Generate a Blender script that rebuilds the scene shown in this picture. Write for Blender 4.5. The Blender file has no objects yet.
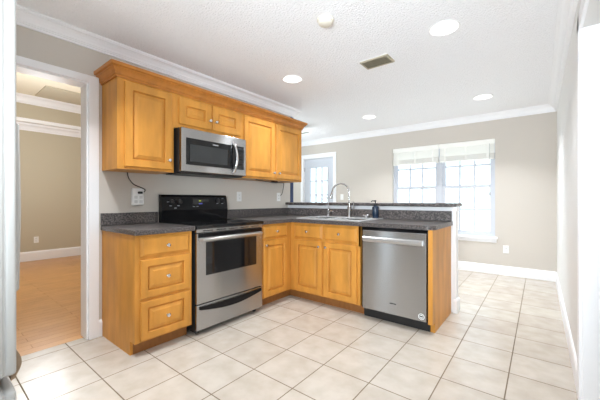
import bpy, bmesh, math, random
from mathutils import Vector, Matrix
random.seed(7)
sc = bpy.context.scene
COL = sc.collection

# ------------------------------------------------------------------ camera, world, exposure
CAM = (2.8637, -0.959, 1.128)
cd = bpy.data.cameras.new('camera')
cd.sensor_width = 36.0
cd.lens = 303.37 / 600 * 36.0
cd.clip_start = 0.02
camo = bpy.data.objects.new('camera', cd)
camo.location = CAM
camo.rotation_euler = (math.pi / 2, 0, 0.6693)
COL.objects.link(camo)
sc.camera = camo

w = bpy.data.worlds.new('sky')
sc.world = w
w.use_nodes = True
bg = w.node_tree.nodes['Background']
bg.inputs['Color'].default_value = (0.76, 0.90, 1.0, 1)
bg.inputs['Strength'].default_value = 2.6

sc.view_settings.view_transform = 'Standard'
sc.view_settings.look = 'None'
sc.view_settings.exposure = 0.13
sc.view_settings.gamma = 1.0
sc.view_settings.use_curve_mapping = False
sc.cycles.use_denoising = True
sc.cycles.max_bounces = 12
sc.cycles.diffuse_bounces = 8
sc.cycles.glossy_bounces = 5
sc.cycles.transparent_max_bounces = 12
sc.cycles.sample_clamp_indirect = 8.0


def area(name, loc, rot, sx, sy, power=0, color=(1, 1, 1), portal=False, spread=None):
    l = bpy.data.lights.new(name, 'AREA')
    l.shape = 'RECTANGLE'
    l.size, l.size_y = sx, sy
    l.energy = power
    l.color = color
    if spread:
        l.spread = spread
    if portal:
        l.cycles.is_portal = True
    o = bpy.data.objects.new(name, l)
    o.location = loc
    o.rotation_euler = rot
    COL.objects.link(o)
    return o


P2 = math.pi / 2
# daylight openings (sampling portals only; the light itself is the sky)
area('window_daylight', (1.52, 4.70, 1.31), (-P2, 0, 0), 1.60, 1.52, portal=True)
area('door_daylight', (-0.975, 4.70, 1.25), (-P2, 0, 0), 0.5, 1.3, portal=True)
area('rear_fill_portal', (2.15, -1.93, 1.45), (P2, 0, 0), 1.4, 1.3, portal=True)  # unseen opening added as fill from behind the camera
area('rear_slot_portal', (0.31, -1.93, 1.1), (P2, 0, 0), 0.26, 2.0, portal=True)  # unseen slot added for a vertical streak in the dishwasher steel
area('dining_fill_portal', (-2.72, 3.5, 1.2), (0, -P2, 0), 2.2, 1.7, portal=True)  # unseen side opening added to brighten the ceiling and right wall
# unseen fill lights added for the next room and the hall
pl = bpy.data.lights.new('next_room_fill', 'POINT')
pl.energy, pl.color, pl.shadow_soft_size = 72, (0.9, 0.96, 1.0), 0.25
plo = bpy.data.objects.new('next_room_fill', pl)
plo.location = (-2.7, 0.15, 1.8)
COL.objects.link(plo)
# added fill light behind the camera, aimed forward and slightly up
fl = area('camera_side_fill', (2.75, -1.66, 1.25), (0, 0, 0), 0.5, 0.5, 36, (0.84, 0.93, 1.0), False, 1.75)
fl.rotation_euler = Vector((-0.27, 0.93, 0.22)).to_track_quat('-Z', 'Y').to_euler()
area('hall_fill', (3.95, 0.9, 2.38), (0, 0, 0), 0.8, 0.8, 11, (0.9, 0.95, 1.0))  # added fill, no fixture in the hall


# ------------------------------------------------------------------ materials
def S(r, g, b):
    f = lambda c: (c / 255 / 12.92) if c / 255 <= 0.04045 else ((c / 255 + 0.055) / 1.055) ** 2.4
    return (f(r), f(g), f(b), 1)


MATS = {}


def mat(name, col, rough=0.5, metal=0.0, bump=None, var=None, coat=0.0, emit=None, spec=None):
    """bump=(scale, strength, distance), var=(scale, amount, (sx,sy,sz))"""
    m = bpy.data.materials.new(name)
    m.use_nodes = True
    nt = m.node_tree
    b = nt.nodes['Principled BSDF']
    b.inputs['Base Color'].default_value = col
    b.inputs['Roughness'].default_value = rough
    b.inputs['Metallic'].default_value = metal
    b.inputs['Coat Weight'].default_value = coat
    if spec is not None:
        b.inputs['Specular IOR Level'].default_value = spec
    if emit:
        b.inputs['Emission Color'].default_value = emit[0]
        b.inputs['Emission Strength'].default_value = emit[1]
    geo = None
    if bump or var:
        geo = nt.nodes.new('ShaderNodeNewGeometry')
    if var:
        mp = nt.nodes.new('ShaderNodeMapping')
        mp.inputs['Scale'].default_value = var[2]
        nt.links.new(geo.outputs['Position'], mp.inputs['Vector'])
        n = nt.nodes.new('ShaderNodeTexNoise')
        n.inputs['Scale'].default_value = var[0]
        n.inputs['Detail'].default_value = 4
        nt.links.new(mp.outputs[0], n.inputs['Vector'])
        r = nt.nodes.new('ShaderNodeValToRGB')
        a = var[1]
        r.color_ramp.elements[0].position = 0.3
        r.color_ramp.elements[1].position = 0.7
        r.color_ramp.elements[0].color = (col[0] * (1 - a), col[1] * (1 - a), col[2] * (1 - a), 1)
        r.color_ramp.elements[1].color = (min(1, col[0] * (1 + a)), min(1, col[1] * (1 + a)), min(1, col[2] * (1 + a)), 1)
        nt.links.new(n.outputs['Fac'], r.inputs['Fac'])
        nt.links.new(r.outputs['Color'], b.inputs['Base Color'])
    if bump:
        n2 = nt.nodes.new('ShaderNodeTexNoise')
        n2.inputs['Scale'].default_value = bump[0]
        n2.inputs['Detail'].default_value = 5
        nt.links.new(geo.outputs['Position'], n2.inputs['Vector'])
        bp = nt.nodes.new('ShaderNodeBump')
        bp.inputs['Strength'].default_value = bump[1]
        bp.inputs['Distance'].default_value = bump[2]
        nt.links.new(n2.outputs['Fac'], bp.inputs['Height'])
        nt.links.new(bp.outputs['Normal'], b.inputs['Normal'])
    MATS[name] = m
    return m


M_wall = mat('greige_wall_paint', S(204, 197, 188), 0.75, bump=(60, 0.05, 0.002))
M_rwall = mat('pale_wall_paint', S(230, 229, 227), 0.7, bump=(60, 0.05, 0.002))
M_tanwall = mat('tan_wall_paint', S(194, 184, 162), 0.8)
M_ceil = mat('textured_ceiling_paint', S(248, 248, 250), 0.9, bump=(75, 0.6, 0.025))
M_cream = mat('cream_ceiling_paint', S(232, 222, 200), 0.9)
M_trim = mat('white_trim_paint', S(243, 243, 245), 0.4)
M_navy = mat('navy_paint', S(28, 48, 88), 0.5)
M_vinyl = mat('white_vinyl', S(202, 206, 214), 0.35)
M_wood = mat('honey_maple', S(204, 142, 62), 0.42, var=(3.0, 0.16, (3.5, 3.5, 0.8)), spec=0.35)
M_wood_dk = mat('golden_brown_maple', S(184, 118, 50), 0.42, var=(3.0, 0.16, (3.5, 3.5, 0.8)), spec=0.35)
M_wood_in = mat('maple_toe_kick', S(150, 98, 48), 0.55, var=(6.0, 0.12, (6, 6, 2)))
M_steel = mat('brushed_stainless', (0.47, 0.47, 0.47, 1), 0.26, 1.0)
_nt = M_steel.node_tree
_tg = _nt.nodes.new('ShaderNodeTangent')
_tg.direction_type = 'RADIAL'
_tg.axis = 'Z'
_pb = _nt.nodes['Principled BSDF']
_pb.inputs['Anisotropic'].default_value = 1.0
_pb.inputs['Anisotropic Rotation'].default_value = 0.25
_nt.links.new(_tg.outputs[0], _pb.inputs['Tangent'])
M_handle = mat('polished_steel_bar', (0.6, 0.6, 0.6, 1), 0.3, 1.0)
M_chrome = mat('chrome', (0.75, 0.75, 0.76, 1), 0.12, 1.0)
M_nickel = mat('brushed_nickel', (0.4, 0.39, 0.38, 1), 0.25, 1.0)
M_sinksteel = mat('satin_sink_steel', (0.82, 0.82, 0.82, 1), 0.45, 0.75)
M_black = mat('gloss_black', (0.005, 0.005, 0.006, 1), 0.14, spec=0.25)
M_blackmat = mat('matte_black', (0.012, 0.012, 0.013, 1), 0.5)
M_bglass = mat('dark_glass', (0.008, 0.008, 0.009, 1), 0.05, spec=0.5)
M_mwglass = mat('grey_screen_glass', (0.045, 0.047, 0.048, 1), 0.15, spec=0.3)
M_plastic = mat('white_plastic', S(236, 236, 234), 0.35)
M_sock = mat('light_grey_plastic', S(212, 212, 210), 0.4)
M_slot = mat('dark_slot', (0.03, 0.03, 0.03, 1), 0.6)
M_fridge = mat('white_enamel', S(186, 185, 182), 0.6, spec=0.1)
M_gasket = mat('grey_gasket', S(168, 168, 168), 0.6)
M_tan = mat('beige_plastic', S(140, 118, 95), 0.5)
M_vent = mat('dusty_beige_metal', S(178, 170, 150), 0.6)
M_ventb = mat('vent_inner_metal', S(168, 160, 142), 0.7)
M_det = mat('aged_white_plastic', S(226, 220, 206), 0.5)
M_bottle = mat('navy_glazed_bottle', S(30, 46, 66), 0.25)
M_lens = mat('lamp_lens', (1, 1, 1, 1), 0.4, emit=((1.0, 0.985, 0.96, 1), 1.6))
M_fan = mat('sage_fan_blade', S(128, 136, 106), 0.6)
M_slat = mat('cream_blind_slat', S(250, 249, 244), 0.5)
M_yg = mat('display_green', (0.02, 0.03, 0.0, 1), 0.4, emit=((0.55, 0.7, 0.05, 1), 0.7))
M_blue = mat('display_blue', (0.0, 0.0, 0.03, 1), 0.4, emit=((0.12, 0.15, 0.8, 1), 0.6))
M_mark = mat('pale_print', S(170, 172, 176), 0.5)
M_slab = mat('pale_concrete', S(225, 224, 220), 0.9)


def granite():
    m = mat('dark_speckled_laminate', S(88, 82, 80), 0.3)
    nt = m.node_tree
    b = nt.nodes['Principled BSDF']
    geo = nt.nodes.new('ShaderNodeNewGeometry')
    n = nt.nodes.new('ShaderNodeTexNoise')
    n.inputs['Scale'].default_value = 85
    n.inputs['Detail'].default_value = 3
    nt.links.new(geo.outputs['Position'], n.inputs['Vector'])
    r = nt.nodes.new('ShaderNodeValToRGB')
    e = r.color_ramp.elements
    e[0].position, e[0].color = 0.36, S(50, 46, 46)
    e[1].position, e[1].color = 0.68, S(124, 116, 112)
    k = e.new(0.5)
    k.color = S(80, 75, 74)
    nt.links.new(n.outputs['Fac'], r.inputs['Fac'])
    nt.links.new(r.outputs['Color'], b.inputs['Base Color'])
    return m


M_granite = granite()


def tiles(name, off, sx, sy, mortar, c1, c2, cm, rough, bump=0.4, offset=0.0, rot=0.0, vein=8.0):
    m = mat(name, c1, rough)
    nt = m.node_tree
    b = nt.nodes['Principled BSDF']
    geo = nt.nodes.new('ShaderNodeNewGeometry')
    mp = nt.nodes.new('ShaderNodeMapping')
    mp.vector_type = 'TEXTURE'
    mp.inputs['Location'].default_value = off
    mp.inputs['Rotation'].default_value = (0, 0, rot)
    mp.inputs['Scale'].default_value = (sx, sx, sx)
    nt.links.new(geo.outputs['Position'], mp.inputs['Vector'])
    br = nt.nodes.new('ShaderNodeTexBrick')
    br.offset = offset
    br.offset_frequency = 2
    br.inputs['Scale'].default_value = 1
    br.inputs['Brick Width'].default_value = 1
    br.inputs['Row Height'].default_value = sy / sx
    br.inputs['Mortar Size'].default_value = mortar
    br.inputs['Mortar Smooth'].default_value = 0.2
    br.inputs['Bias'].default_value = 0
    br.inputs['Color1'].default_value = c1
    br.inputs['Color2'].default_value = c2
    br.inputs['Mortar'].default_value = cm
    nt.links.new(mp.outputs[0], br.inputs['Vector'])
    n = nt.nodes.new('ShaderNodeTexNoise')
    n.inputs['Scale'].default_value = vein
    n.inputs['Detail'].default_value = 6
    nt.links.new(geo.outputs['Position'], n.inputs['Vector'])
    r = nt.nodes.new('ShaderNodeValToRGB')
    r.color_ramp.elements[0].position = 0.3
    r.color_ramp.elements[0].color = (0.86, 0.84, 0.81, 1)
    r.color_ramp.elements[1].position = 0.65
    r.color_ramp.elements[1].color = (1, 1, 1, 1)
    nt.links.new(n.outputs['Fac'], r.inputs['Fac'])
    mx = nt.nodes.new('ShaderNodeMix')
    mx.data_type = 'RGBA'
    mx.blend_type = 'MULTIPLY'
    mx.inputs['Factor'].default_value = 1
    nt.links.new(br.outputs['Color'], mx.inputs['A'])
    nt.links.new(r.outputs['Color'], mx.inputs['B'])
    nt.links.new(mx.outputs['Result'], b.inputs['Base Color'])
    inv = nt.nodes.new('ShaderNodeMath')
    inv.operation = 'SUBTRACT'
    inv.inputs[0].default_value = 1
    nt.links.new(br.outputs['Fac'], inv.inputs[1])
    bp = nt.nodes.new('ShaderNodeBump')
    bp.inputs['Strength'].default_value = bump
    bp.inputs['Distance'].default_value = 0.003
    nt.links.new(inv.outputs[0], bp.inputs['Height'])
    nt.links.new(bp.outputs['Normal'], b.inputs['Normal'])
    ro = nt.nodes.new('ShaderNodeMapRange')
    ro.inputs['To Min'].default_value = rough
    ro.inputs['To Max'].default_value = 0.8
    nt.links.new(br.outputs['Fac'], ro.inputs['Value'])
    nt.links.new(ro.outputs['Result'], b.inputs['Roughness'])
    return m


M_tile = tiles('cream_ceramic_tile', (0.3647, -0.2319, 0), 0.3343, 0.3343, 0.0115, S(199, 191, 180), S(192, 182, 170),
               S(118, 103, 84), 0.27)
M_oak = tiles('honey_oak_planks', (0, 0, 0), 1.1, 0.085, 0.0012, S(206, 152, 92), S(196, 140, 80), S(150, 100, 52), 0.3,
              bump=0.1, offset=0.37, rot=P2, vein=5)


def glass():
    m = bpy.data.materials.new('window_glass')
    m.use_nodes = True
    nt = m.node_tree
    nt.nodes.remove(nt.nodes['Principled BSDF'])
    out = nt.nodes['Material Output']
    t = nt.nodes.new('ShaderNodeBsdfTransparent')
    t.inputs['Color'].default_value = (0.97, 0.985, 0.98, 1)
    g = nt.nodes.new('ShaderNodeBsdfGlossy')
    g.inputs['Roughness'].default_value = 0.02
    mx = nt.nodes.new('ShaderNodeMixShader')
    mx.inputs['Fac'].default_value = 0.05
    nt.links.new(t.outputs[0], mx.inputs[1])
    nt.links.new(g.outputs[0], mx.inputs[2])
    nt.links.new(mx.outputs[0], out.inputs['Surface'])
    return m


M_glass = glass()


# ------------------------------------------------------------------ mesh builder
class MB:
    def __init__(s):
        s.bm = bmesh.new()

    def box(s, x0, x1, y0, y1, z0, z1, bev=0.0, seg=2):
        c = bmesh.new()
        bmesh.ops.create_cube(c, size=1)
        bmesh.ops.scale(c, vec=(x1 - x0, y1 - y0, z1 - z0), verts=c.verts)
        bmesh.ops.translate(c, vec=((x0 + x1) / 2, (y0 + y1) / 2, (z0 + z1) / 2), verts=c.verts)
        if bev > 0:
            bmesh.ops.bevel(c, geom=c.edges[:], offset=bev, segments=seg, affect='EDGES', profile=0.5)
        s._merge(c)
        return s

    def _merge(s, c):
        me = bpy.data.meshes.new('tmp')
        c.to_mesh(me)
        c.free()
        s.bm.from_mesh(me)
        bpy.data.meshes.remove(me)

    def prism(s, poly, axis, lo, hi):
        """poly is a list of 2D points; axis 'x': (y,z), 'y': (x,z), 'z': (x,y)"""
        f = {'x': lambda p, t: (t, p[0], p[1]), 'y': lambda p, t: (p[0], t, p[1]), 'z': lambda p, t: (p[0], p[1], t)}[axis]
        a = [s.bm.verts.new(f(p, lo)) for p in poly]
        b = [s.bm.verts.new(f(p, hi)) for p in poly]
        n = len(poly)
        s.bm.faces.new(a)
        s.bm.faces.new(b[::-1])
        for i in range(n):
            s.bm.faces.new((a[i], b[i], b[(i + 1) % n], a[(i + 1) % n]))
        return s

    def sweep(s, profile, path, closed=False):
        """profile (out, z) swept along an (x, y) path; 'out' is to the right-hand side of travel"""
        n = len(path)
        rings = []
        for i, p in enumerate(path):
            p = Vector(p)
            d0 = (p - Vector(path[i - 1])).normalized() if i > 0 else None
            d1 = (Vector(path[i + 1]) - p).normalized() if i < n - 1 else None
            if d0 is None: d0 = d1
            if d1 is None: d1 = d0
            n0, n1 = Vector((d0.y, -d0.x)), Vector((d1.y, -d1.x))
            mit = (n0 + n1)
            mit = mit / max(1e-6, mit.dot(n0))
            rings.append([s.bm.verts.new((p.x + mit.x * o, p.y + mit.y * o, z)) for o, z in profile])
        k = len(profile)
        for i in range(n - 1):
            for j in range(k):
                s.bm.faces.new((rings[i][j], rings[i + 1][j], rings[i + 1][(j + 1) % k], rings[i][(j + 1) % k]))
        s.bm.faces.new(rings[0])
        s.bm.faces.new(rings[-1][::-1])
        return s

    def tube(s, pts, r, seg=10, cap=True):
        pts = [Vector(p) for p in pts]
        rr = r if isinstance(r, (list, tuple)) else [r] * len(pts)
        up = None
        rings = []
        for i, p in enumerate(pts):
            d = (pts[min(i + 1, len(pts) - 1)] - pts[max(i - 1, 0)]).normalized()
            if up is None:
                up = Vector((0, 0, 1)) if abs(d.z) < 0.9 else Vector((1, 0, 0))
            a = d.cross(up).normalized()
            up = a.cross(d).normalized()
            rings.append([s.bm.verts.new(p + (a * math.cos(2 * math.pi * k / seg) + up * math.sin(2 * math.pi * k / seg)) * rr[i]) for k in range(seg)])
        for i in range(len(rings) - 1):
            for k in range(seg):
                s.bm.faces.new((rings[i][k], rings[i + 1][k], rings[i + 1][(k + 1) % seg], rings[i][(k + 1) % seg]))
        if cap:
            s.bm.faces.new(rings[0])
            s.bm.faces.new(rings[-1][::-1])
        return s

    def lathe(s, prof, c, axis=(0, 0, 1), seg=24):
        """prof = [(r, h)...] around an axis through c"""
        ax = Vector(axis).normalized()
        a = ax.orthogonal().normalized()
        b = ax.cross(a)
        c = Vector(c)
        rings = []
        for r, h in prof:
            if r < 1e-6:
                rings.append([s.bm.verts.new(c + ax * h)])
            else:
                rings.append([s.bm.verts.new(c + ax * h + (a * math.cos(2 * math.pi * k / seg) + b * math.sin(2 * math.pi * k / seg)) * r) for k in range(seg)])
        for i in range(len(rings) - 1):
            p, q = rings[i], rings[i + 1]
            for k in range(seg):
                k2 = (k + 1) % seg
                if len(p) == 1 and len(q) == 1: continue
                if len(p) == 1: s.bm.faces.new((p[0], q[k], q[k2]))
                elif len(q) == 1: s.bm.faces.new((p[k], p[k2], q[0]))
                else: s.bm.faces.new((p[k], q[k], q[k2], p[k2]))
        if len(rings[0]) > 1: s.bm.faces.new(rings[0])
        if len(rings[-1]) > 1: s.bm.faces.new(rings[-1][::-1])
        return s

    def panel(s, face, pos, a0, a1, b0, b1, steps):
        """concentric rectangles: steps = [(inset, height)...]; face '+x' -> a=y, '-y' -> a=x"""
        f = {'+x': lambda a, b, h: (pos + h, a, b), '-y': lambda a, b, h: (a, pos - h, b)}[face]
        rings = []
        for i, h in steps:
            rings.append([s.bm.verts.new(f(*q, h)) for q in ((a0 + i, b0 + i), (a1 - i, b0 + i), (a1 - i, b1 - i), (a0 + i, b1 - i))])
        for p, q in zip(rings, rings[1:]):
            for k in range(4):
                s.bm.faces.new((p[k], p[(k + 1) % 4], q[(k + 1) % 4], q[k]))
        s.bm.faces.new(rings[0])
        s.bm.faces.new(rings[-1])
        return s

    def build(s, name, m, parent=None, root=None, smooth=False, local=False):
        bmesh.ops.recalc_face_normals(s.bm, faces=s.bm.faces)
        if root is None and parent is not None:
            root = parent
            while root.parent: root = root.parent
        if root is not None and not local:
            bmesh.ops.translate(s.bm, vec=-Vector(root.location), verts=s.bm.verts)
        me = bpy.data.meshes.new(name)
        s.bm.to_mesh(me)
        s.bm.free()
        me.materials.append(m)
        o = bpy.data.objects.new(name, me)
        COL.objects.link(o)
        if parent is not None: o.parent = parent
        if smooth:
            for p in me.polygons: p.use_smooth = True
            me.set_sharp_from_angle(angle=math.radians(40))
        return o


def tag(o, label, cat, group=None):
    o['label'] = label
    o['category'] = cat
    if group: o['group'] = group
    return o


def thing(name, label, cat, loc=(0, 0, 0), rotz=0.0, group=None):
    o = bpy.data.objects.new(name, None)
    o.empty_display_size = 0.05
    COL.objects.link(o)
    o.location = loc
    o.rotation_euler = (0, 0, rotz)
    return tag(o, label, cat, group)


def struct(mb, name, m, parent=None, smooth=False):
    o = mb.build(name, m, parent, smooth=smooth)
    if parent is None: o['kind'] = 'structure'
    return o


def copy_tree(o, parent=None):
    c = o.copy()
    COL.objects.link(c)
    if parent is not None: c.parent = parent
    for ch in list(o.children): copy_tree(ch, c)
    return c


# ------------------------------------------------------------------ the setting
CEIL = 2.45
WX, WY = 3.046, 4.53
struct(MB().box(-0.07, 3.10, -1.9, 2.40, -0.05, 0).box(-2.7, 3.10, 2.40, 4.60, -0.05, 0).box(3.10, 4.7, -0.5, 2.3, -0.05, 0), 'floor', M_tile)
struct(MB().box(-4.7, -0.07, -2.4, 2.40, -0.06, -0.002), 'floor_next_room', M_oak)
struct(MB().box(-0.12, 3.10, -1.9, 2.40, CEIL, CEIL + .06).box(-2.7, 3.10, 2.40, 4.60, CEIL, CEIL + .06)
       .box(3.10, 4.7, -0.5, 2.3, CEIL, CEIL + .06), 'ceiling', M_ceil)
# range wall with the opening to the next room
DY0, DY1, DZ = -0.90, -0.099, 2.075
struct(MB().box(-0.12, 0, DY1, 2.43, 0, CEIL).box(-0.12, 0, -1.9, DY0, 0, CEIL).box(-0.12, 0, DY0, DY1, DZ, CEIL)
       .box(-4.7, -0.12, 2.39, 2.49, 0, CEIL), 'wall_left', M_wall)
# inner faces of the next room
struct(MB().box(-4.66, -4.53, -2.4, 2.39, 0, 2.98).box(-4.53, -0.121, 2.37, 2.389, 0, 2.98).box(-4.53, -0.121, -2.42, -2.30, 0, 2.98)
       .box(-0.135, -0.121, DY1, 2.37, 0, 2.7).box(-0.135, -0.121, -2.3, DY0, 0, 2.7).box(-0.135, -0.121, DY0, DY1, DZ, 2.7), 'wall_next_room', M_tanwall)
# stepped ceiling of the next room
TX = -4.28
struct(MB().box(-4.53, TX, -2.3, 2.37, 2.52, 2.58).box(-0.9, -0.121, -2.3, 2.37, 2.52, 2.58), 'ceiling_next_room', M_trim)
struct(MB().box(TX - .04, TX, -2.3, 2.37, 2.58, 2.98).box(-0.9, -0.86, -2.3, 2.37, 2.58, 2.98), 'wall_tray', M_tanwall)
struct(MB().box(-4.3, -0.86, -2.4, 2.39, 2.97, 3.03), 'ceiling_tray', M_cream)
struct(MB().box(-4.09, -3.36, 0.33, 1.9, 2.955, 2.971), 'ceiling_tray_panel', M_tanwall)
CR = [(0, 0), (0.088, 0), (0.088, -0.012), (0.080, -0.014), (0.080, -0.020), (0.066, -0.024), (0.050, -0.036), (0.036, -0.056), (0.030, -0.072), (0.024, -0.074), (0.024, -0.082), (0.016, -0.084), (0.016, -0.098), (0, -0.098)]


def crown(name, path, top, k=1.0, m=None):
    return struct(MB().sweep([(o * k, top + z * k) for o, z in CR], path), name, m or M_trim)


crown('trim_1', [(0, -1.9), (0, 2.495), (-0.12, 2.495)][::-1][::-1], CEIL)
crown('trim_2', [(-2.6, WY), (WX, WY), (WX, -1.85)], CEIL)
crown('trim_3', [(-4.53, -2.3), (-4.53, 2.37)], 2.52, 1.2)
crown('trim_4', [(TX, -2.3), (TX, 2.37)], 2.97, 1.4)
# navy board capping the free end of the range wall
struct(MB().box(-0.125, 0.006, 2.431, 2.495, 0, 2.34), 'trim_5', M_navy)


def casing(name, parts, m=M_trim):
    mb = MB()
    for p in parts: mb.box(*p, bev=0.004)
    return struct(mb, name, m)


casing('trim_6', [(-0.001, 0.02, DY1, DY1 + .072, 0, DZ + .058), (-0.001, 0.02, DY0 - .07, DY1, DZ, DZ + .058), (-0.001, 0.02, DY0 - .072, DY0, 0, DZ),
                  (-0.137, 0.004, DY1 - .012, DY1 + .002, 0, DZ), (-0.137, 0.004, DY0, DY1, DZ - .012, DZ + .002)])
# far wall with window and door
WL, WR, WB, WT = 0.715, 2.325, 0.56, 2.075
DL, DR, DT = -1.375, -0.575, 2.06
struct(MB().box(-2.7, DL, WY, WY + .14, 0, CEIL).box(DL, DR, WY, WY + .14, DT, CEIL).box(DR, WL, WY, WY + .14, 0, CEIL)
       .box(WL, WR, WY, WY + .14, WT, CEIL).box(WL, WR, WY, WY + .14, 0, WB).box(WR, WX + .12, WY, WY + .14, 0, CEIL), 'wall_far', M_wall)
# right wall with a cased opening
OY0, OY1, OZ = 0.35, 1.30, 2.065
struct(MB().box(WX, WX + .13, OY1, WY, 0, CEIL).box(WX, WX + .13, -1.9, OY0, 0, CEIL).box(WX, WX + .13, OY0, OY1, OZ, CEIL), 'wall_right', M_rwall)
casing('trim_7', [(WX - .016, WX + .001, OY1, OY1 + .085, 0, OZ + .09), (WX - .016, WX + .001, OY0 - .085, OY1 + .085, OZ, OZ + .09),
                  (WX - .016, WX + .001, OY0 - .085, OY0, 0, OZ), (WX - .002, WX + .135, OY1 - .012, OY1 + .002, 0, OZ)])
struct(MB().box(4.6, 4.7, -0.5, 2.3, 0, CEIL).box(WX + .13, 4.6, 2.2, 2.3, 0, CEIL).box(WX + .13, 4.6, -.5, -.4, 0, CEIL), 'wall_hall', M_rwall)
# unseen rear wall and dining end; their openings are added to let in light
struct(MB().box(-0.12, 0.18, -1.9, -1.78, 0, CEIL).box(0.18, 0.44, -1.9, -1.78, 0, 0.1).box(0.18, 0.44, -1.9, -1.78, 2.1, CEIL).box(0.44, 1.45, -1.9, -1.78, 0, CEIL).box(2.85, 3.17, -1.9, -1.78, 0, CEIL).box(1.45, 2.85, -1.9, -1.78, 2.1, CEIL)
       .box(1.45, 2.85, -1.9, -1.78, 0, 0.8), 'wall_rear', M_wall)
struct(MB().box(-2.7, -2.6, 2.49, 2.65, 0, CEIL).box(-2.7, -2.6, 4.35, WY, 0, CEIL).box(-2.7, -2.6, 2.65, 4.35, 2.3, CEIL).box(-2.7, -2.6, 2.65, 4.35, 0, 0.1), 'wall_dining', M_wall)
BB = [(0, 0), (0.014, 0), (0.014, 0.115), (0.008, 0.13), (0, 0.136)]


def base(name, path, k=1.0):
    return struct(MB().sweep([(o, z * k) for o, z in BB], path), name, M_trim)


base('baseboard_far', [(DR + .07, WY), (WX, WY)])
base('baseboard_right', [(WX, WY - .014), (WX, OY1 + .085)])
base('baseboard_next_room', [(-4.53, -2.3), (-4.53, 2.37)], 1.3)
base('baseboard_left', [(0, DY1 + .072), (0, -0.002)])
struct(MB().box(-6, 6, WY + .14, 12, -0.2, -0.12), 'ground_outside', M_slab)

# half wall of the peninsula
HX, HY0, HY1 = 2.205, 2.378, 2.49
struct(MB().box(0.0, HX, HY0, HY1, 0, 1.058).box(HX - .001, HX + .012, HY0 - .004, HY1 + .004, 1.017, 1.058, bev=.003), 'wall_peninsula', M_trim)
base('baseboard_peninsula', [(2.186, HY0), (HX, HY0), (HX, HY1), (0.02, HY1)][::-1][::-1])

# ---- window_1
win = MB()
fy0, fy1 = WY + .05, WY + .12
for a in ((WL, WL + .03, WB, WT), (WR - .03, WR, WB, WT), (WL + .03, 1.49, WT - .03, WT), (1.565, WR - .03, WT - .03, WT), (WL + .03, 1.49, WB, WB + .03), (1.565, WR - .03, WB, WB + .03), (1.49, 1.565, WB, WT)):
    win.box(a[0], a[1], fy0, fy1, a[2], a[3])
window = struct(win, 'window_1', M_vinyl)
struct(MB().box(WL - .035, WR + .035, WY - .045, WY + .06, WB - .028, WB + .004, bev=.006).box(WL - .02, WR + .02, WY - .012, WY + .001, WB - .085, WB - .028), 'window_sill', M_trim, window)


def sash(x0, x1, z0, z1, y, nm, parent):
    mb = MB()
    f = 0.042
    mb.box(x0 + f, x1 - f, y, y + .03, z0, z0 + f).box(x0 + f, x1 - f, y, y + .03, z1 - f, z1).box(x0, x0 + f, y, y + .03, z0, z1).box(x1 - f, x1, y, y + .03, z0, z1)
    s_ = struct(mb, nm, M_vinyl, parent)
    mt = MB()
    for k in (1, 2):
        xx = x0 + f + (x1 - x0 - 2 * f) * k / 3
        mt.box(xx - .014, xx + .014, y + .007, y + .024, z0 + f, z1 - f)
    zz = (z0 + z1) / 2
    mt.box(x0 + f, x1 - f, y + .009, y + .022, zz - .014, zz + .014)
    struct(mt, 'muntin_grid', M_vinyl, s_)
    struct(MB().box(x0 + f, x1 - f, y + .014, y + .018, z0 + f, z1 - f), 'pane', M_glass, s_)


for x0, x1 in ((WL + .03, 1.49), (1.565, WR - .03)):
    sash(x0, x1, WB + .03, 1.365, WY + .055, 'lower_sash', window)
    sash(x0, x1, 1.33, WT - .03, WY + .088, 'upper_sash', window)

# ---- door_1
dm = MB()
for a in ((DL - .07, DL, 0, DT + .085), (DR, DR + .07, 0, DT + .085), (DL, DR, DT, DT + .085)):
    dm.box(a[0], a[1], WY - .02, WY + .001, a[2], a[3], bev=.004)
for a in ((DL, DL + .012, 0, DT), (DR - .012, DR, 0, DT), (DL, DR, DT - .012, DT)):
    dm.box(a[0], a[1], WY, WY + .13, a[2], a[3])
door = struct(dm, 'door_1', M_trim)
gx0, gx1, gz0, gz1 = -1.215, -0.735, 0.32, 1.855
ds = MB()
yb0, yb1 = WY + .03, WY + .074
ds.box(DL + .015, gx0, yb0, yb1, .01, DT - .015).box(gx1, DR - .015, yb0, yb1, .01, DT - .015).box(gx0, gx1, yb0, yb1, .01, gz0).box(gx0, gx1, yb0, yb1, gz1, DT - .015)
slab = struct(ds, 'door_slab', M_vinyl, door)
gm = MB()
for k in range(0, 4):
    xx = gx0 + (gx1 - gx0) * k / 3
    gm.box(xx - .013, xx + .013, yb0 - .004, yb1 - .01, gz0, gz1)
for k in range(0, 6):
    zz = gz0 + (gz1 - gz0) * k / 5
    gm.box(gx0, gx1, yb0 - .002, yb1 - .012, zz - .013, zz + .013)
struct(gm, 'muntin_grid', M_vinyl, slab)
struct(MB().box(gx0, gx1, yb0 + .02, yb0 + .025, gz0, gz1), 'pane', M_glass, slab)
hn = MB()
for zz in (0.25, 1.03, 1.82): hn.box(DL + .004, DL + .022, yb0 - .008, yb0 + .004, zz - .045, zz + .045)
struct(hn, 'hinges', M_nickel, slab)
struct(MB().lathe([(0.028, 0), (0.028, .01), (.011, .014), (.011, .04), (.026, .05), (.026, .066), (0, .072)], (DR - .085, yb0, 0.96), (0, -1, 0)), 'door_knob', M_nickel, slab, smooth=True)

# ------------------------------------------------------------------ cabinets
FX = 0.61          # face of the cabinets on the range wall
FY = 1.717         # face of the peninsula cabinets


def knob(face, pos, a, b, parent):
    c, ax = ((pos, a, b), (1, 0, 0)) if face == '+x' else ((a, pos, b), (0, -1, 0))
    return MB().lathe([(0.009, 0), (0.0065, .004), (0.006, .012), (0.013, .018), (0.0155, .024), (0.013, .029), (0.006, .0315), (0, .032)], c, ax, 16).build('knob', M_chrome, parent, smooth=True)


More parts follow.
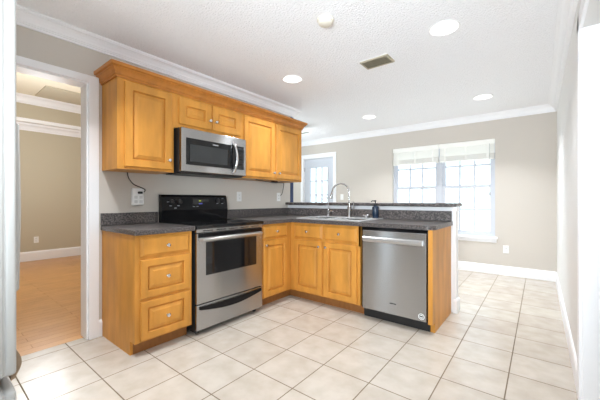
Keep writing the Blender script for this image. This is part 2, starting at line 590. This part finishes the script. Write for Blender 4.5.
def cdoor(face, pos, a0, a1, b0, b1, root, kn, name='door', fr=0.058):
    st = [(0, 0), (0, .014), (.005, .02), (fr - .004, .02), (fr - .003, .019), (fr, .016), (fr + .001, .002), (fr + .009, .002), (fr + .0105, .010), (fr + .034, .0185), (fr + .036, .0205)]
    if face == '-y': pass
    o = MB().panel(face, pos, a0, a1, b0, b1, st).build(name, M_wood, root)
    if kn:
        kp = pos + .02 if face == '+x' else pos - .02
        knob(face, kp, kn[0], kn[1], o)
    return o


def cdrawer(face, pos, a0, a1, b0, b1, root):
    st = [(0, 0), (0, .006), (.003, .008), (.018, .019), (.021, .021)]
    o = MB().panel(face, pos, a0, a1, b0, b1, st).build('drawer', M_wood, root)
    knob(face, pos + .021 if face == '+x' else pos - .021, (a0 + a1) / 2, (b0 + b1) / 2, o)
    return o


def cframed_drawer(face, pos, a0, a1, b0, b1, root):
    o = cdoor(face, pos, a0, a1, b0, b1, root, ((a0 + a1) / 2, (b0 + b1) / 2), 'drawer', 0.052)
    return o


CT = 0.875
# drawer base left of the range
t = thing('drawer_cabinet', 'honey maple base cabinet with three drawers, left of the range', 'cabinet', (0.3, 0.22, 0))
MB().prism([(0.001, 0), (FX - .075, 0), (FX - .075, .1), (FX, .1), (FX, CT), (0.001, CT)], 'y', 0.0, 0.019).box(0.001, FX, 0.019, 0.448, .1, CT).build('body', M_wood, t)
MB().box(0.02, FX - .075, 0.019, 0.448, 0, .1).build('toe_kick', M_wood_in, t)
cdrawer('+x', FX, 0.036, 0.424, 0.713, 0.858, t)
cframed_drawer('+x', FX, 0.036, 0.424, 0.415, 0.694, t)
cframed_drawer('+x', FX, 0.036, 0.424, 0.114, 0.394, t)

# corner base right of the range
t = thing('corner_base_cabinet', 'narrow honey maple corner base cabinet right of the range, one drawer over one door', 'cabinet', (0.3, 1.5, 0))
MB().box(0.001, FX, 1.240, 2.356, .1, CT).build('body', M_wood, t)
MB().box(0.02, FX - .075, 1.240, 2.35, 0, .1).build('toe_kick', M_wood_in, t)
cdrawer('+x', FX, 1.265, 1.64, 0.722, 0.858, t)
cdoor('+x', FX, 1.265, 1.64, 0.114, 0.703, t, (1.292, 0.655))

# sink base
t = thing('sink_base_cabinet', 'honey maple sink cabinet with two false drawers above two doors', 'cabinet', (1.04, 2.0, 0))
MB().box(FX + .001, 1.495, FY, 2.0, .1, CT - .2).box(FX + .001, 1.495, FY, 1.735, CT - .2, CT).box(1.477, 1.495, FY, 2.0, CT - .2, CT).build('body', M_wood, t)
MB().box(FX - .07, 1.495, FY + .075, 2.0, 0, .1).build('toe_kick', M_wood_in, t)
cdrawer('-y', FY, 0.674, 1.052, 0.705, 0.858, t)
cdrawer('-y', FY, 1.080, 1.462, 0.705, 0.858, t)
cdoor('-y', FY, 0.674, 1.052, 0.114, 0.684, t, (1.022, 0.632))
cdoor('-y', FY, 1.080, 1.462, 0.114, 0.684, t, (1.110, 0.632))

# end panel
t = tag(MB().prism([(FY + .05, 0), (2.357, 0), (2.357, CT), (FY - .022, CT), (FY - .022, .085), (FY + .05, .085)], 'x', 2.130, 2.166).build('end_panel', M_wood),
        'plain honey maple panel closing the peninsula end beside the dishwasher', 'panel')

# upper cabinets
UX, UB, UT = 0.307, 1.372, 2.10


def upper(name, label, y0, y1, z0, loc):
    t = thing(name, label, 'cabinet', loc)
    MB().box(0.001, UX, y0, y1, z0, UT).build('body', M_wood, t)
    return t


t = upper('upper_cabinet', 'single-door honey maple upper cabinet left of the microwave', 0.0, 0.46, UB, (0.15, 0.2, UB))
cdoor('+x', UX, 0.05, 0.437, UB + .02, 2.062, t, (0.405, UB + .10), fr=.062)
t = upper('upper_cabinet', 'short honey maple upper cabinet with two small doors over the microwave', 0.4605, 1.2345, 1.776, (0.15, 0.85, 1.776))
cdoor('+x', UX, 0.507, 0.848, 1.815, 2.06, t, (0.82, 1.90), fr=.07)
cdoor('+x', UX, 0.862, 1.22, 1.815, 2.06, t, (0.89, 1.90), fr=.07)
t = upper('upper_cabinet', 'double-door honey maple upper cabinet right of the microwave', 1.235, 2.305, UB, (0.15, 1.75, UB))
cdoor('+x', UX, 1.272, 1.762, UB + .02, 2.062, t, (1.73, UB + .085), fr=.062)
cdoor('+x', UX, 1.788, 2.282, UB + .02, 2.062, t, (1.82, UB + .085), fr=.062)
cp = [(0, 2.080), (0.010, 2.080), (0.010, 2.096), (0.018, 2.098), (0.018, 2.110), (0.024, 2.124), (0.036, 2.138), (0.044, 2.142), (0.044, 2.150), (0.058, 2.154), (0.060, 2.178), (0, 2.178)]
o = MB().sweep(cp, [(0.001, 2.306), (UX + .001, 2.306), (UX + .001, -0.001), (0.001, -0.001)][::-1]).box(0.001, UX, 0, 2.305, 2.101, 2.112).build('cabinet_crown_moulding', M_wood_dk)
# sweep direction puts the profile outside of the cabinets
tag(o, 'stepped honey maple crown moulding running along the top of the upper cabinets', 'moulding')

# ------------------------------------------------------------------ counters
def counter_prism(poly, holes=None):
    return MB().prism(poly, 'z', CT + .001, 0.914)


t = thing('countertop', 'short dark speckled countertop left of the range, over the three drawers', 'countertop', (0.3, 0.22, 0.876))
MB().box(0.001, 0.648, -0.012, 0.462, CT + .001, 0.914, bev=.006).build('slab', M_granite, t)
MB().box(0.001, 0.022, -0.012, 0.462, 0.9145, 1.017, bev=.004).build('backsplash', M_granite, t)
SX0, SX1, SY0, SY1 = 0.655, 1.475, 1.765, 2.315
t = thing('countertop', 'long dark speckled countertop turning the corner around the sink', 'countertop', (1.2, 2.0, 0.876))
mb = MB()
CF, CFY, CRX = 0.648, 1.682, 2.182
for a in ((0.001, CF, 1.228, CFY), (0.001, SX0 + .012, CFY, 2.356), (SX0 + .012, SX1 - .012, CFY, SY0 + .012), (SX0 + .012, SX1 - .012, SY1 - .012, 2.356)):
    mb.box(a[0], a[1], a[2], a[3], CT + .001, 0.914)
rc = .07
mb.prism([(SX1 - .012, 2.356), (SX1 - .012, CFY)] + [(CRX - rc + rc * math.sin(a), CFY + rc - rc * math.cos(a)) for a in [P2 * k / 8 for k in range(9)]] + [(CRX, 2.356)], 'z', CT + .001, .914)
mb.build('slab', M_granite, t)
MB().box(0.001, 0.022, 1.228, 2.334, 0.9145, 1.017, bev=.003).build('backsplash', M_granite, t)
MB().box(0.001, CRX - .01, 2.335, 2.377, 0.9145, 1.017, bev=.003).build('backsplash', M_granite, t)
tag(MB().box(0.004, 2.19, 2.312, 2.424, 1.059, 1.095, bev=.008).box(0.009, 2.205, 2.40, 2.70, 1.059, 1.095, bev=.008).build('bar_top', M_granite), 'narrow dark speckled raised bar top along the half wall behind the sink', 'bar top')

# ------------------------------------------------------------------ sink and taps
t = thing('sink', 'stainless steel double-bowl drop-in sink set in the counter', 'sink', ((SX0 + SX1) / 2, 2.04, 0.75))
mb = MB()
zt = 0.925
bowls = ((SX0 + .035, 1.045, SY0 + .035, SY1 - .125), (1.085, SX1 - .035, SY0 + .035, SY1 - .125))
xs = [SX0, bowls[0][0], bowls[0][1], bowls[1][0], bowls[1][1], SX1]
ys = [SY0, bowls[0][2], bowls[0][3], SY1]
for i in range(5):
    for j in range(3):
        if i in (1, 3) and j == 1: continue
        mb.box(xs[i], xs[i + 1], ys[j], ys[j + 1], 0.9142, zt)
mb.build('rim', M_sinksteel, t)
for b in bowls:
    mb = MB()
    d, q = 0.74, .003
    mb.box(b[0], b[0] + q, b[2], b[3], d, .914).box(b[1] - q, b[1], b[2], b[3], d, .914).box(b[0], b[1], b[2], b[2] + q, d, .914).box(b[0], b[1], b[3] - q, b[3], d, .914).box(b[0], b[1], b[2], b[3], d - q, d)
    bo = mb.build('bowl', M_nickel, t)
    MB().lathe([(.045, 0), (.045, .003), (.03, .004), (.028, .001), (0, .001)], ((b[0] + b[1]) / 2, (b[2] + b[3]) / 2, d)).build('drain', M_chrome, bo, smooth=True)

fx, fy = 1.075, 2.25
t = thing('faucet', 'tall gooseneck pull-down kitchen faucet in brushed steel behind the sink', 'faucet', (fx, fy, zt))
MB().lathe([(.03, 0), (.03, .006), (.024, .012), (.021, .02), (.021, .12), (.018, .125), (0, .125)], (fx, fy, zt)).build('base', M_nickel, t, smooth=True)
pts = [(fx, fy, zt + .12), (fx, fy, zt + .30)]
R_ = 0.1
dx, dy = -0.8, -0.6
for k in range(1, 12):
    a = math.pi * k / 12 * 1.06
    pts.append((fx + dx * (R_ - R_ * math.cos(a)), fy + dy * (R_ - R_ * math.cos(a)), zt + .30 + R_ * math.sin(a)))
MB().tube(pts, 0.010, 12).build('spout', M_nickel, t, smooth=True)
e1 = Vector(pts[-1]); e0 = Vector(pts[-2]); dd = (e1 - e0).normalized()
MB().tube([e1 - dd * .004, e1 + dd * .03, e1 + dd * .085, e1 + dd * .095], [.0115, .013, .018, .016], 14).build('spray_head', M_nickel, t, smooth=True)
MB().tube([(fx + .018, fy, zt + .075), (fx + .05, fy - .003, zt + .08)], .012, 12).tube([(fx + .044, fy, zt + .08), (fx + .058, fy, zt + .12), (fx + .062, fy, zt + .185)], [.009, .007, .006], 10).build('lever', M_nickel, t, smooth=True)
ax_, ay_ = 0.775, 2.255
t = thing('water_tap', 'slim chrome drinking-water tap with thin raised spout, left of the tall faucet', 'tap', (ax_, ay_, zt))
MB().lathe([(.022, 0), (.022, .005), (.013, .012), (.013, .06), (.016, .066), (.014, .08), (0, .082)], (ax_, ay_, zt)).build('base', M_chrome, t, smooth=True)
sp = [(ax_, ay_, zt + .075), (ax_, ay_, zt + .20)]
for k in range(1, 9):
    a = math.pi * k / 8
    sp.append((ax_ - .02 * (1 - math.cos(a)), ay_ - .028 * (1 - math.cos(a)), zt + .20 + .036 * math.sin(a)))
MB().tube(sp, .0055, 10).build('spout', M_chrome, t, smooth=True)
MB().tube([(ax_ + .01, ay_, zt + .05), (ax_ + .05, ay_ - .01, zt + .075), (ax_ + .075, ay_ - .015, zt + .06)], [.007, .007, .009], 10).build('lever', M_chrome, t, smooth=True)
t = thing('deck_fitting', 'low chrome fitting on the sink deck between faucet and soap bottle', 'sink fitting', (1.30, 2.25, zt))
MB().lathe([(.03, 0), (.03, .006), (.02, .01), (.02, .02)], (1.295, 2.25, zt)).build('base', M_chrome, t, smooth=True)
MB().box(1.262, 1.332, 2.225, 2.275, zt + .02, zt + .04, bev=.006).build('cap', M_chrome, t)

bx, by, bz = 1.415, 2.235, zt
t = thing('soap_dispenser', 'dark navy soap bottle with black pump top at the right end of the sink', 'soap dispenser', (bx, by, bz))
MB().lathe([(.033, 0), (.036, .004), (.036, .115), (.033, .126), (.02, .134), (.016, .14), (0, .14)], (bx, by, bz)).build('bottle', M_bottle, t, smooth=True)
pm = MB().lathe([(.019, .14), (.019, .158), (.006, .162), (.006, .185), (.012, .187), (.012, .20), (0, .202)], (bx, by, bz)).tube([(bx, by, bz + .193), (bx - .028, by - .028, bz + .193), (bx - .034, by - .034, bz + .183)], .0055, 8)
pm.build('pump', M_blackmat, t, smooth=True)

# ------------------------------------------------------------------ range
RY0, RY1, RXF = 0.466, 1.222, 0.655
t = thing('range', 'stainless electric range with black glass cooktop and black back control panel', 'range', (0.35, 0.84, 0))
MB().box(0.03, 0.625, RY0, RY1, 0.03, 0.895).build('body', M_blackmat, t)
MB().box(0.028, RXF + .01, RY0 - .003, RY1 + .003, 0.888, 0.918, bev=.005).build('cooktop', M_bglass, t)
ct = [c for c in t.children if c.name.startswith('cooktop')][0]
for (bx_, by_, br_) in ((.24, .66, .075), (.24, 1.03, .10), (.49, .66, .10), (.49, 1.03, .075)):
    MB().lathe([(br_, 0), (br_, .0006), (br_ - .004, .0006), (br_ - .004, 0)], (bx_, by_, .918), seg=36).build('burner_ring', M_mwglass, ct)
bgp = MB().prism([(0.028, .918), (.085, .918), (.095, 1.03), (.075, 1.16), (.06, 1.18), (.028, 1.18)], 'y', RY0, RY1).build('back_panel', M_black, t)
nrm = Vector((.13, 0, .02)).normalized()


def bp_at(y, z):
    return (.095 - (z - 1.03) / .13 * .02, y, z)


for yy, zz in ((.565, 1.11), (.645, 1.11), (1.10, 1.12), (1.165, 1.12)):
    MB().lathe([(.024, -.002), (.024, .012), (.019, .018), (.019, .02), (0, .02)], bp_at(yy, zz), nrm, 20).build('knob', M_blackmat, bgp, smooth=True)
disp = MB().box(.079, .0862, .79, .98, 1.075, 1.135).build('display_window', M_bglass, bgp)
MB().box(.085, .0872, .86, .885, 1.115, 1.125).build('display_digits', M_yg, bgp)
MB().box(.085, .0878, .86, .90, 1.086, 1.094).build('display_indicator', M_blue, bgp)
for yy, zz in ((.552, 1.072), (.632, 1.072), (.60, 1.05), (.80, 1.062), (.84, 1.062), (1.09, 1.09), (1.155, 1.09), (1.165, 1.145), (.53, 1.11)):
    p = bp_at(yy, zz)
    MB().box(p[0] - .004, p[0] + .0012, yy - .012, yy + .012, zz - .0025, zz + .0025).build('printed_mark', M_mark, bgp)
# front: manifold strip with vent slots, oven door, drawer
mf = MB().box(0.62, RXF, RY0, RY1, 0.855, 0.887, bev=.004).build('front_strip', M_steel, t)
sl = MB()
for k in range(5):
    yy = RY0 + .06 + k * .135
    sl.box(RXF - .002, RXF + .001, yy, yy + .10, 0.866, 0.874)
sl.build('vent_slots', M_blackmat, mf)
od = MB().box(0.626, RXF, RY0 + .002, RY1 - .002, 0.262, 0.850, bev=.006).build('oven_door', M_steel, t)
MB().box(RXF - .003, RXF + .002, 0.555, 1.135, 0.492, 0.772, bev=.002).build('oven_window', M_bglass, od)
MB().box(RXF - .003, RXF + .0012, RY0 + .014, RY1 - .014, 0.814, 0.848).build('upper_band', M_black, od)
hp = [(RXF - .01, RY0 + .035, .800), (RXF + .032, RY0 + .045, .800), (RXF + .042, RY0 + .09, .800), (RXF + .042, RY1 - .09, .800), (RXF + .032, RY1 - .045, .800), (RXF - .01, RY1 - .035, .800)]
MB().tube(hp, .0125, 12).build('handle', M_handle, od, smooth=True)
dr = MB().box(0.626, RXF, RY0 + .002, RY1 - .002, 0.045, 0.255, bev=.006).build('drawer', M_steel, t)
n = 14
upz, loz = [], []
hb = MB()
top, bot = [], []
for k in range(n + 1):
    u = k / n
    yy = RY0 + .03 + u * (RY1 - RY0 - .06)
    bow = math.sin(math.pi * u)
    top.append((yy, .243 - .010 * bow))
    bot.append((yy, .217 - .042 * bow))
hb.prism(top + bot[::-1], 'x', RXF - .003, RXF + .012)
hb.build('handle', M_black, dr)
for xx in (.10, .58):
    for yy in (RY0 + .05, RY1 - .05):
        MB().lathe([(.018, 0), (.018, .012), (.01, .016), (.01, .031)], (xx, yy, 0)).build('leg', M_blackmat, t)

# ------------------------------------------------------------------ microwave
MY0, MY1, MZ0, MZ1 = 0.477, 1.224, 1.366, 1.772
t = thing('microwave', 'stainless over-the-range microwave with black glass door, under the short cabinet', 'microwave', (0.2, 0.84, MZ0))
MB().box(0.002, 0.365, MY0, MY1, MZ0 + .012, MZ1, bev=.003).build('body', M_blackmat, t)
MB().box(0.10, 0.36, MY0 + .02, MY1 - .02, MZ0, MZ0 + .014).build('underside_grille', M_blackmat, t)
MF = 0.402
fr = MB().box(0.366, MF, MY0 + .002, MY1 - .002, MZ0 + .016, MZ1 - .002, bev=.005).build('front', M_steel, t)
MB().box(MF - .002, MF + .004, .525, 1.19, 1.445, 1.685, bev=.002).build('black_glass', M_bglass, fr)
MB().box(MF + .003, MF + .0052, 0.56, .975, 1.475, 1.63).build('viewing_screen', M_mwglass, fr)
kp = MB()
for r_ in range(6):
    for c_ in range(3):
        kp.box(MF + .003, MF + .005, 1.098 + c_ * .03, 1.116 + c_ * .03, 1.475 + r_ * .028, 1.485 + r_ * .028)
kp.build('keypad', M_slot, fr)
MB().box(MF + .003, MF + .0052, 1.098, 1.176, 1.645, 1.668).build('clock_display', M_mwglass, fr)
MB().box(MF + .003, MF + .0048, .80, .865, 1.652, 1.66).build('badge', M_mark, fr)
hpts = []
for k in range(13):
    u = k / 12
    hpts.append((MF - .004 + .052 * math.sin(math.pi * u) ** .6, 1.05 + .012 * math.sin(math.pi * u), 1.40 + .315 * u))
MB().tube(hpts, .0135, 12).build('handle', M_chrome, fr, smooth=True)

# ------------------------------------------------------------------ dishwasher
t = thing('dishwasher', 'stainless dishwasher with bar handle at the end of the peninsula', 'dishwasher', (1.83, 2.0, 0))
WX0, WX1, WFY = 1.531, 2.118, 1.687
MB().box(1.515, 2.126, 1.745, 2.32, .09, .868).build('tub', M_blackmat, t)
MB().box(1.508, 2.127, 1.725, 1.76, .09, .868).build('trim_frame', M_black, t)
MB().box(1.515, 2.126, 1.765, 1.80, .0, .09).box(1.515, 2.126, 1.755, 1.80, .012, .088).build('toe_kick', M_blackmat, t)
d = MB().box(WX0, WX1, WFY, 1.735, .10, .845, bev=.006).build('door', M_steel, t)
MB().box(WX0 + .003, WX1 - .003, WFY + .006, 1.73, .846, .858).build('control_edge', M_black, d)
hh = MB().prism([(WFY + .004, .735), (WFY - .028, .742), (WFY - .036, .756), (WFY - .036, .778), (WFY - .028, .786), (WFY + .004, .786)], 'x', WX0 + .018, WX1 - .026)
hh.build('handle', M_handle, d)
MB().box(1.80, 1.86, WFY - .0015, WFY + .002, .196, .203).build('badge', M_slot, d)
st_ = MB().lathe([(.026, 0), (.026, .0012), (0, .0012)], (2.078, WFY, .142), (0, -1, 0), 28).build('round_sticker', M_plastic, d)
MB().lathe([(.02, .001), (.02, .0018), (.016, .0018), (.016, .001)], (2.078, WFY, .142), (0, -1, 0), 28).box(2.066, 2.09, WFY - .0018, WFY, .137, .149).build('sticker_print', M_slot, st_)

# ------------------------------------------------------------------ refrigerator (only its side edge is in view)
FRX, FRY = 1.587, -0.765
t = thing('refrigerator', 'pale refrigerator at the left edge of the view, only its door edge showing', 'refrigerator', (1.15, -1.2, 0))
MB().box(FRX - .74, FRX - .004, FRY - .78, FRY - .075, .04, 1.76, bev=.008).build('body', M_fridge, t)
MB().box(FRX - .73, FRX - .014, FRY - .075, FRY - .06, .06, 1.75).build('gasket', M_gasket, t)


def fridge_door(nm, x0, x1, z0, z1):
    f = MB().box(x0, x1, FRY - .06, FRY - .030, z0, z1, bev=.006)
    f.box(x0 + .004, x1 - .004, FRY - .032, FRY - .027, z0 + .004, z1 - .004)
    f.box(x0, x1, FRY - .028, FRY, z0, z1, bev=.010, seg=4)
    return f.build(nm, M_fridge, t, smooth=True)


dl = fridge_door('door', FRX - .74, FRX - .372, .585, 1.76)
dr_ = fridge_door('door', FRX - .368, FRX, .585, 1.76)
fz = fridge_door('freezer_drawer', FRX - .74, FRX, .09, .535)
for dd_, xx in ((dl, FRX - .41), (dr_, FRX - .33)):
    MB().tube([(xx, FRY - .004, .75), (xx, FRY + .045, .78), (xx, FRY + .05, 1.1), (xx, FRY + .045, 1.42), (xx, FRY - .004, 1.45)], .012, 10).build('handle', M_fridge, dd_, smooth=True)
hp_ = [(FRY - .012, .672)] + [(FRY - .004 + .017 * math.sin(math.pi * k / 12), .665 - .095 * k / 12) for k in range(13)] + [(FRY - .012, .566)]
MB().prism(hp_, 'x', FRX - .71, FRX - .012).build('lower_lip', M_tan, dr_)
MB().box(FRX - .72, FRX - .02, FRY - .70, FRY - .05, .0, .04).build('toe_grille', M_blackmat, t)

# ------------------------------------------------------------------ wall plates and cords
def outlet(name, label, loc, rotz, kind='outlet', group=None):
    """built facing -y, plate centre at the origin"""
    t = thing(name, label, kind, loc, rotz, group)
    MB().box(-.036, .036, -.006, 0, -.058, .058, bev=.003).build('cover_plate', M_plastic, t, local=True)
    if kind == 'outlet':
        for zz in (.02, -.02):
            r = MB().box(-.017, .017, -.0085, -.005, zz - .014, zz + .014, bev=.003).build('receptacle', M_plastic, t, local=True)
            MB().box(-.008, -.005, -.009, -.008, zz - .004, zz + .006).box(.005, .008, -.009, -.008, zz - .004, zz + .006).box(-.002, .002, -.009, -.008, zz - .010, zz - .006).build('slots', M_slot, r, local=True)
    else:
        MB().box(-.017, .017, -.010, -.005, -.033, .033, bev=.002).build('rocker', M_plastic, t, local=True)
    return t


outlet('wall_outlet', 'white outlet on the wall behind the counter, just right of the range', (0.0005, 1.468, 1.170), P2)
outlet('wall_outlet', 'white outlet with a black cord plugged in, below the right upper cabinet', (0.0005, 2.175, 1.170), P2)
outlet('wall_outlet', 'white outlet low on the far wall, right of the window', (2.464, WY - .0005, 0.385), 0)
outlet('wall_outlet', 'white outlet low on the tan wall seen through the left doorway', (-4.5295, 0.43, 0.385), P2)
outlet('light_switch', 'white switch plate on the far wall between the door and the window', (-0.365, WY - .0005, 1.19), 0, 'light switch')

t = thing('plug_adapter', 'white multi-plug wall adapter above the left counter', 'plug adapter', (0.0005, 0.278, 1.158), P2)
MB().box(-.052, .052, -.036, 0, -.08, .08, bev=.016, seg=4).build('case', M_plastic, t, local=True)
for xx, zz in ((-.022, -.005), (.022, -.005), (-.022, -.045), (.022, -.045)):
    MB().box(xx - .014, xx + .014, -.0375, -.034, zz - .013, zz + .013, bev=.001).build('receptacle', M_sock, t, local=True)
MB().box(-.008, .03, -.058, -.034, .026, .046, bev=.005).build('plug', M_blackmat, t, local=True)


def smooth_path(pts, n=6):
    P = [Vector(p) for p in pts]
    out = []
    for i in range(len(P) - 1):
        p0, p1, p2, p3 = P[max(i - 1, 0)], P[i], P[i + 1], P[min(i + 2, len(P) - 1)]
        for k in range(n):
            s_ = k / n
            out.append(0.5 * ((2 * p1) + (-p0 + p2) * s_ + (2 * p0 - 5 * p1 + 4 * p2 - p3) * s_ ** 2 + (-p0 + 3 * p1 - 3 * p2 + p3) * s_ ** 3))
    out.append(P[-1])
    return out


o = MB().tube(smooth_path([(0.02, .19, 1.371), (0.015, .205, 1.32), (0.014, .245, 1.27), (0.025, .295, 1.245), (0.05, .325, 1.225), (0.062, .322, 1.208), (0.0635, .313, 1.2)]), .0042, 8).build('power_cord', M_blackmat, smooth=True)
tag(o, 'black cord hanging from the left upper cabinet to the white plug adapter', 'cord')
o = MB().tube(smooth_path([(0.26, 1.50, 1.366), (0.22, 1.70, 1.357), (0.16, 1.92, 1.352), (0.10, 2.10, 1.362), (0.03, 2.25, 1.362), (0.016, 2.26, 1.30), (0.016, 2.235, 1.22), (0.025, 2.19, 1.19)]), .0042, 8).build('power_cord', M_blackmat, smooth=True)
tag(o, 'black cord looping under the right upper cabinet down to the end outlet', 'cord')
o = MB().box(0.13, 0.19, 1.89, 1.96, 1.3575, 1.3715, bev=.004).build('cord_clip', M_blackmat)
tag(o, 'small black clip holding the cord under the right upper cabinet', 'clip')

# ------------------------------------------------------------------ ceiling fixtures
def can(label, loc):
    t = thing('recessed_light', label, 'ceiling light', loc, 0, 'round recessed ceiling lights')
    MB().lathe([(.098, -.006), (.108, -.004), (.11, 0), (.098, 0)], (0, 0, 0), seg=36).build('trim_ring', M_plastic, t, local=True, smooth=True)
    MB().lathe([(.098, -.001), (.098, -.007), (0, -.009)], (0, 0, 0), seg=36).build('lens', M_lens, t, local=True, smooth=True)
    return t


def can_or_fill_lamp(loc, power):
    l = bpy.data.lights.new('recessed_or_fill_lamp', 'AREA')
    l.shape = 'DISK'
    l.size = .15
    l.spread = 1.9 if power < 50 else 2.6
    l.energy = power
    l.color = (0.92, 0.96, 1.0)
    o = bpy.data.objects.new('recessed_or_fill_lamp', l)
    o.location = (loc[0], loc[1], loc[2] - .012)
    COL.objects.link(o)


CANS = [((2.286, 1.556, CEIL), 'largest round recessed light, in the ceiling over the peninsula end'),
        ((0.744, 1.585, CEIL), 'round recessed light in the ceiling just right of the upper cabinets'),
        ((0.735, 3.505, CEIL), 'small far recessed light in the ceiling between the door and the window'),
        ((2.290, 3.54, CEIL), 'small recessed light in the ceiling in front of the double window')]
c0 = None
for loc, lab in CANS:
    if c0 is None:
        c0 = c = can(lab, loc)
    else:
        c = copy_tree(c0)
        c.location = loc
        c['label'] = lab
    can_or_fill_lamp(loc, 16 if loc[1] > 3 else 7)

for loc, pw in (((0.88, -0.40, CEIL), 15), ((2.288, -0.42, CEIL), 4)):
    can_or_fill_lamp(loc, pw)     # unseen fill lamps added behind the camera, with no fixtures

t = thing('smoke_detector', 'round white smoke detector on the ceiling nearest the top edge', 'smoke detector', (1.632, 0.897, CEIL))
MB().lathe([(.062, 0), (.062, -.010), (.058, -.014)], (0, 0, 0), seg=32).build('base', M_det, t, local=True, smooth=True)
MB().lathe([(.055, -.013), (.05, -.032), (.04, -.040), (0, -.041)], (0, 0, 0), seg=32).build('cover', M_det, t, local=True, smooth=True)

t = thing('ceiling_vent', 'rectangular beige louvred air vent in the middle of the ceiling', 'vent', (1.645, 1.765, CEIL))
MB().box(-.138, .138, -.088, -.072, -.014, 0).box(-.138, .138, .072, .088, -.014, 0).box(-.138, -.122, -.072, .072, -.014, 0).box(.122, .138, -.072, .072, -.014, 0).build('frame', M_vent, t, local=True)
MB().box(-.19, .16, -.100, -.0885, -.003, 0).build('flange_strip', M_trim, t, local=True)
MB().box(-.122, .122, -.072, .072, -.003, 0).build('backing', M_ventb, t, local=True)
for k in range(5):
    yy = -.060 + k * .0275
    MB().prism([(yy + .016, -.002), (yy + .019, -.002), (yy - .004, -.022), (yy - .007, -.022)], 'x', -.122, .122).build('louvre', M_vent, t, local=True)

# ceiling fan in the dining end, one blade tip past the cabinets
fnx, fny, fnz = -1.1, 3.42, 2.335
t = thing('ceiling_fan', 'ceiling fan with sage-grey blades, one tip showing past the upper cabinets', 'ceiling fan', (fnx, fny, CEIL))
MB().lathe([(.10, 0), (.12, -.04), (.12, -.15), (.08, -.19), (0, -.195)], (0, 0, 0)).build('motor', M_nickel, t, local=True, smooth=True)
for k in range(3):
    a = math.radians(-4) + k * 2 * math.pi / 3
    m_ = MB().prism([(.10, -.03), (.2, -.055), (.6, -.07), (.70, -.05), (.74, 0), (.70, .05), (.6, .07), (.2, .055), (.10, .03)], 'z', -.004, .004)
    bmesh.ops.transform(m_.bm, matrix=Matrix.Translation((0, 0, fnz - CEIL)) @ Matrix.Rotation(a, 4, 'Z') @ Matrix.Rotation(math.radians(12), 4, 'X'), verts=m_.bm.verts)
    b_ = m_.build('blade', M_fan, t, local=True)

MB().lathe([(.06, -.19), (.10, -.21), (.12, -.25), (.10, -.30), (.05, -.33), (0, -.335)], (0, 0, 0)).build('fill_globe', M_lens, t, local=True, smooth=True)  # glowing globe added to the fan to carry fill light
l = bpy.data.lights.new('fan_fill', 'POINT')  # hidden fill light added under the fan to lift the dining end
l.energy, l.color, l.shadow_soft_size = 14, (0.84, 0.93, 1.0), 0.1
o = bpy.data.objects.new('fan_fill', l)
o.location = (fnx, fny, CEIL - .48)
COL.objects.link(o)

# ------------------------------------------------------------------ blinds
def blind(x0, x1, label):
    t = thing('window_blind', label, 'blind', ((x0 + x1) / 2, WY + .02, 1.76), 0, 'raised blinds of the double window')
    MB().box(x0, x1, WY + .004, WY + .018, 1.995, 2.072, bev=.004).box(x0, x1, WY + .018, WY + .05, 2.03, 2.072).build('headrail', M_slat, t)
    for k in range(5):
        zz = 1.962 - k * .026
        m_ = MB().prism([(WY + .014, zz), (WY + .0165, zz), (WY + .040, zz + .040), (WY + .0375, zz + .040)], 'x', x0 + .006, x1 - .006)
        m_.build('slat', M_slat, t)
    for k in range(9):
        zz = 1.786 + k * .0085
        MB().box(x0 + .006, x1 - .006, WY + .005, WY + .046, zz, zz + .0055).build('slat', M_slat, t)
    MB().box(x0 + .006, x1 - .006, WY + .005, WY + .046, 1.762, 1.783, bev=.003).build('bottom_rail', M_slat, t)
    for f_ in (.12, .5, .88):
        xx = x0 + (x1 - x0) * f_
        MB().box(xx - .012, xx + .012, WY + .003, WY + .0045, 1.765, 1.995).build('ladder_tape', M_slat, t)
    return t


blind(WL + .004, 1.517, 'raised cream blind over the left half of the double window')
tb = blind(1.523, WR - .004, 'raised cream blind with a hanging pull cord, over the right half of the double window')
MB().tube([(WR - .07, WY - .004, 2.0), (WR - .07, WY - .006, 1.25)], .003, 6).lathe([(.006, 0), (.012, -.05), (0, -.055)], (WR - .07, WY - .006, 1.25), seg=10).build('pull_cord', M_gasket, tb)
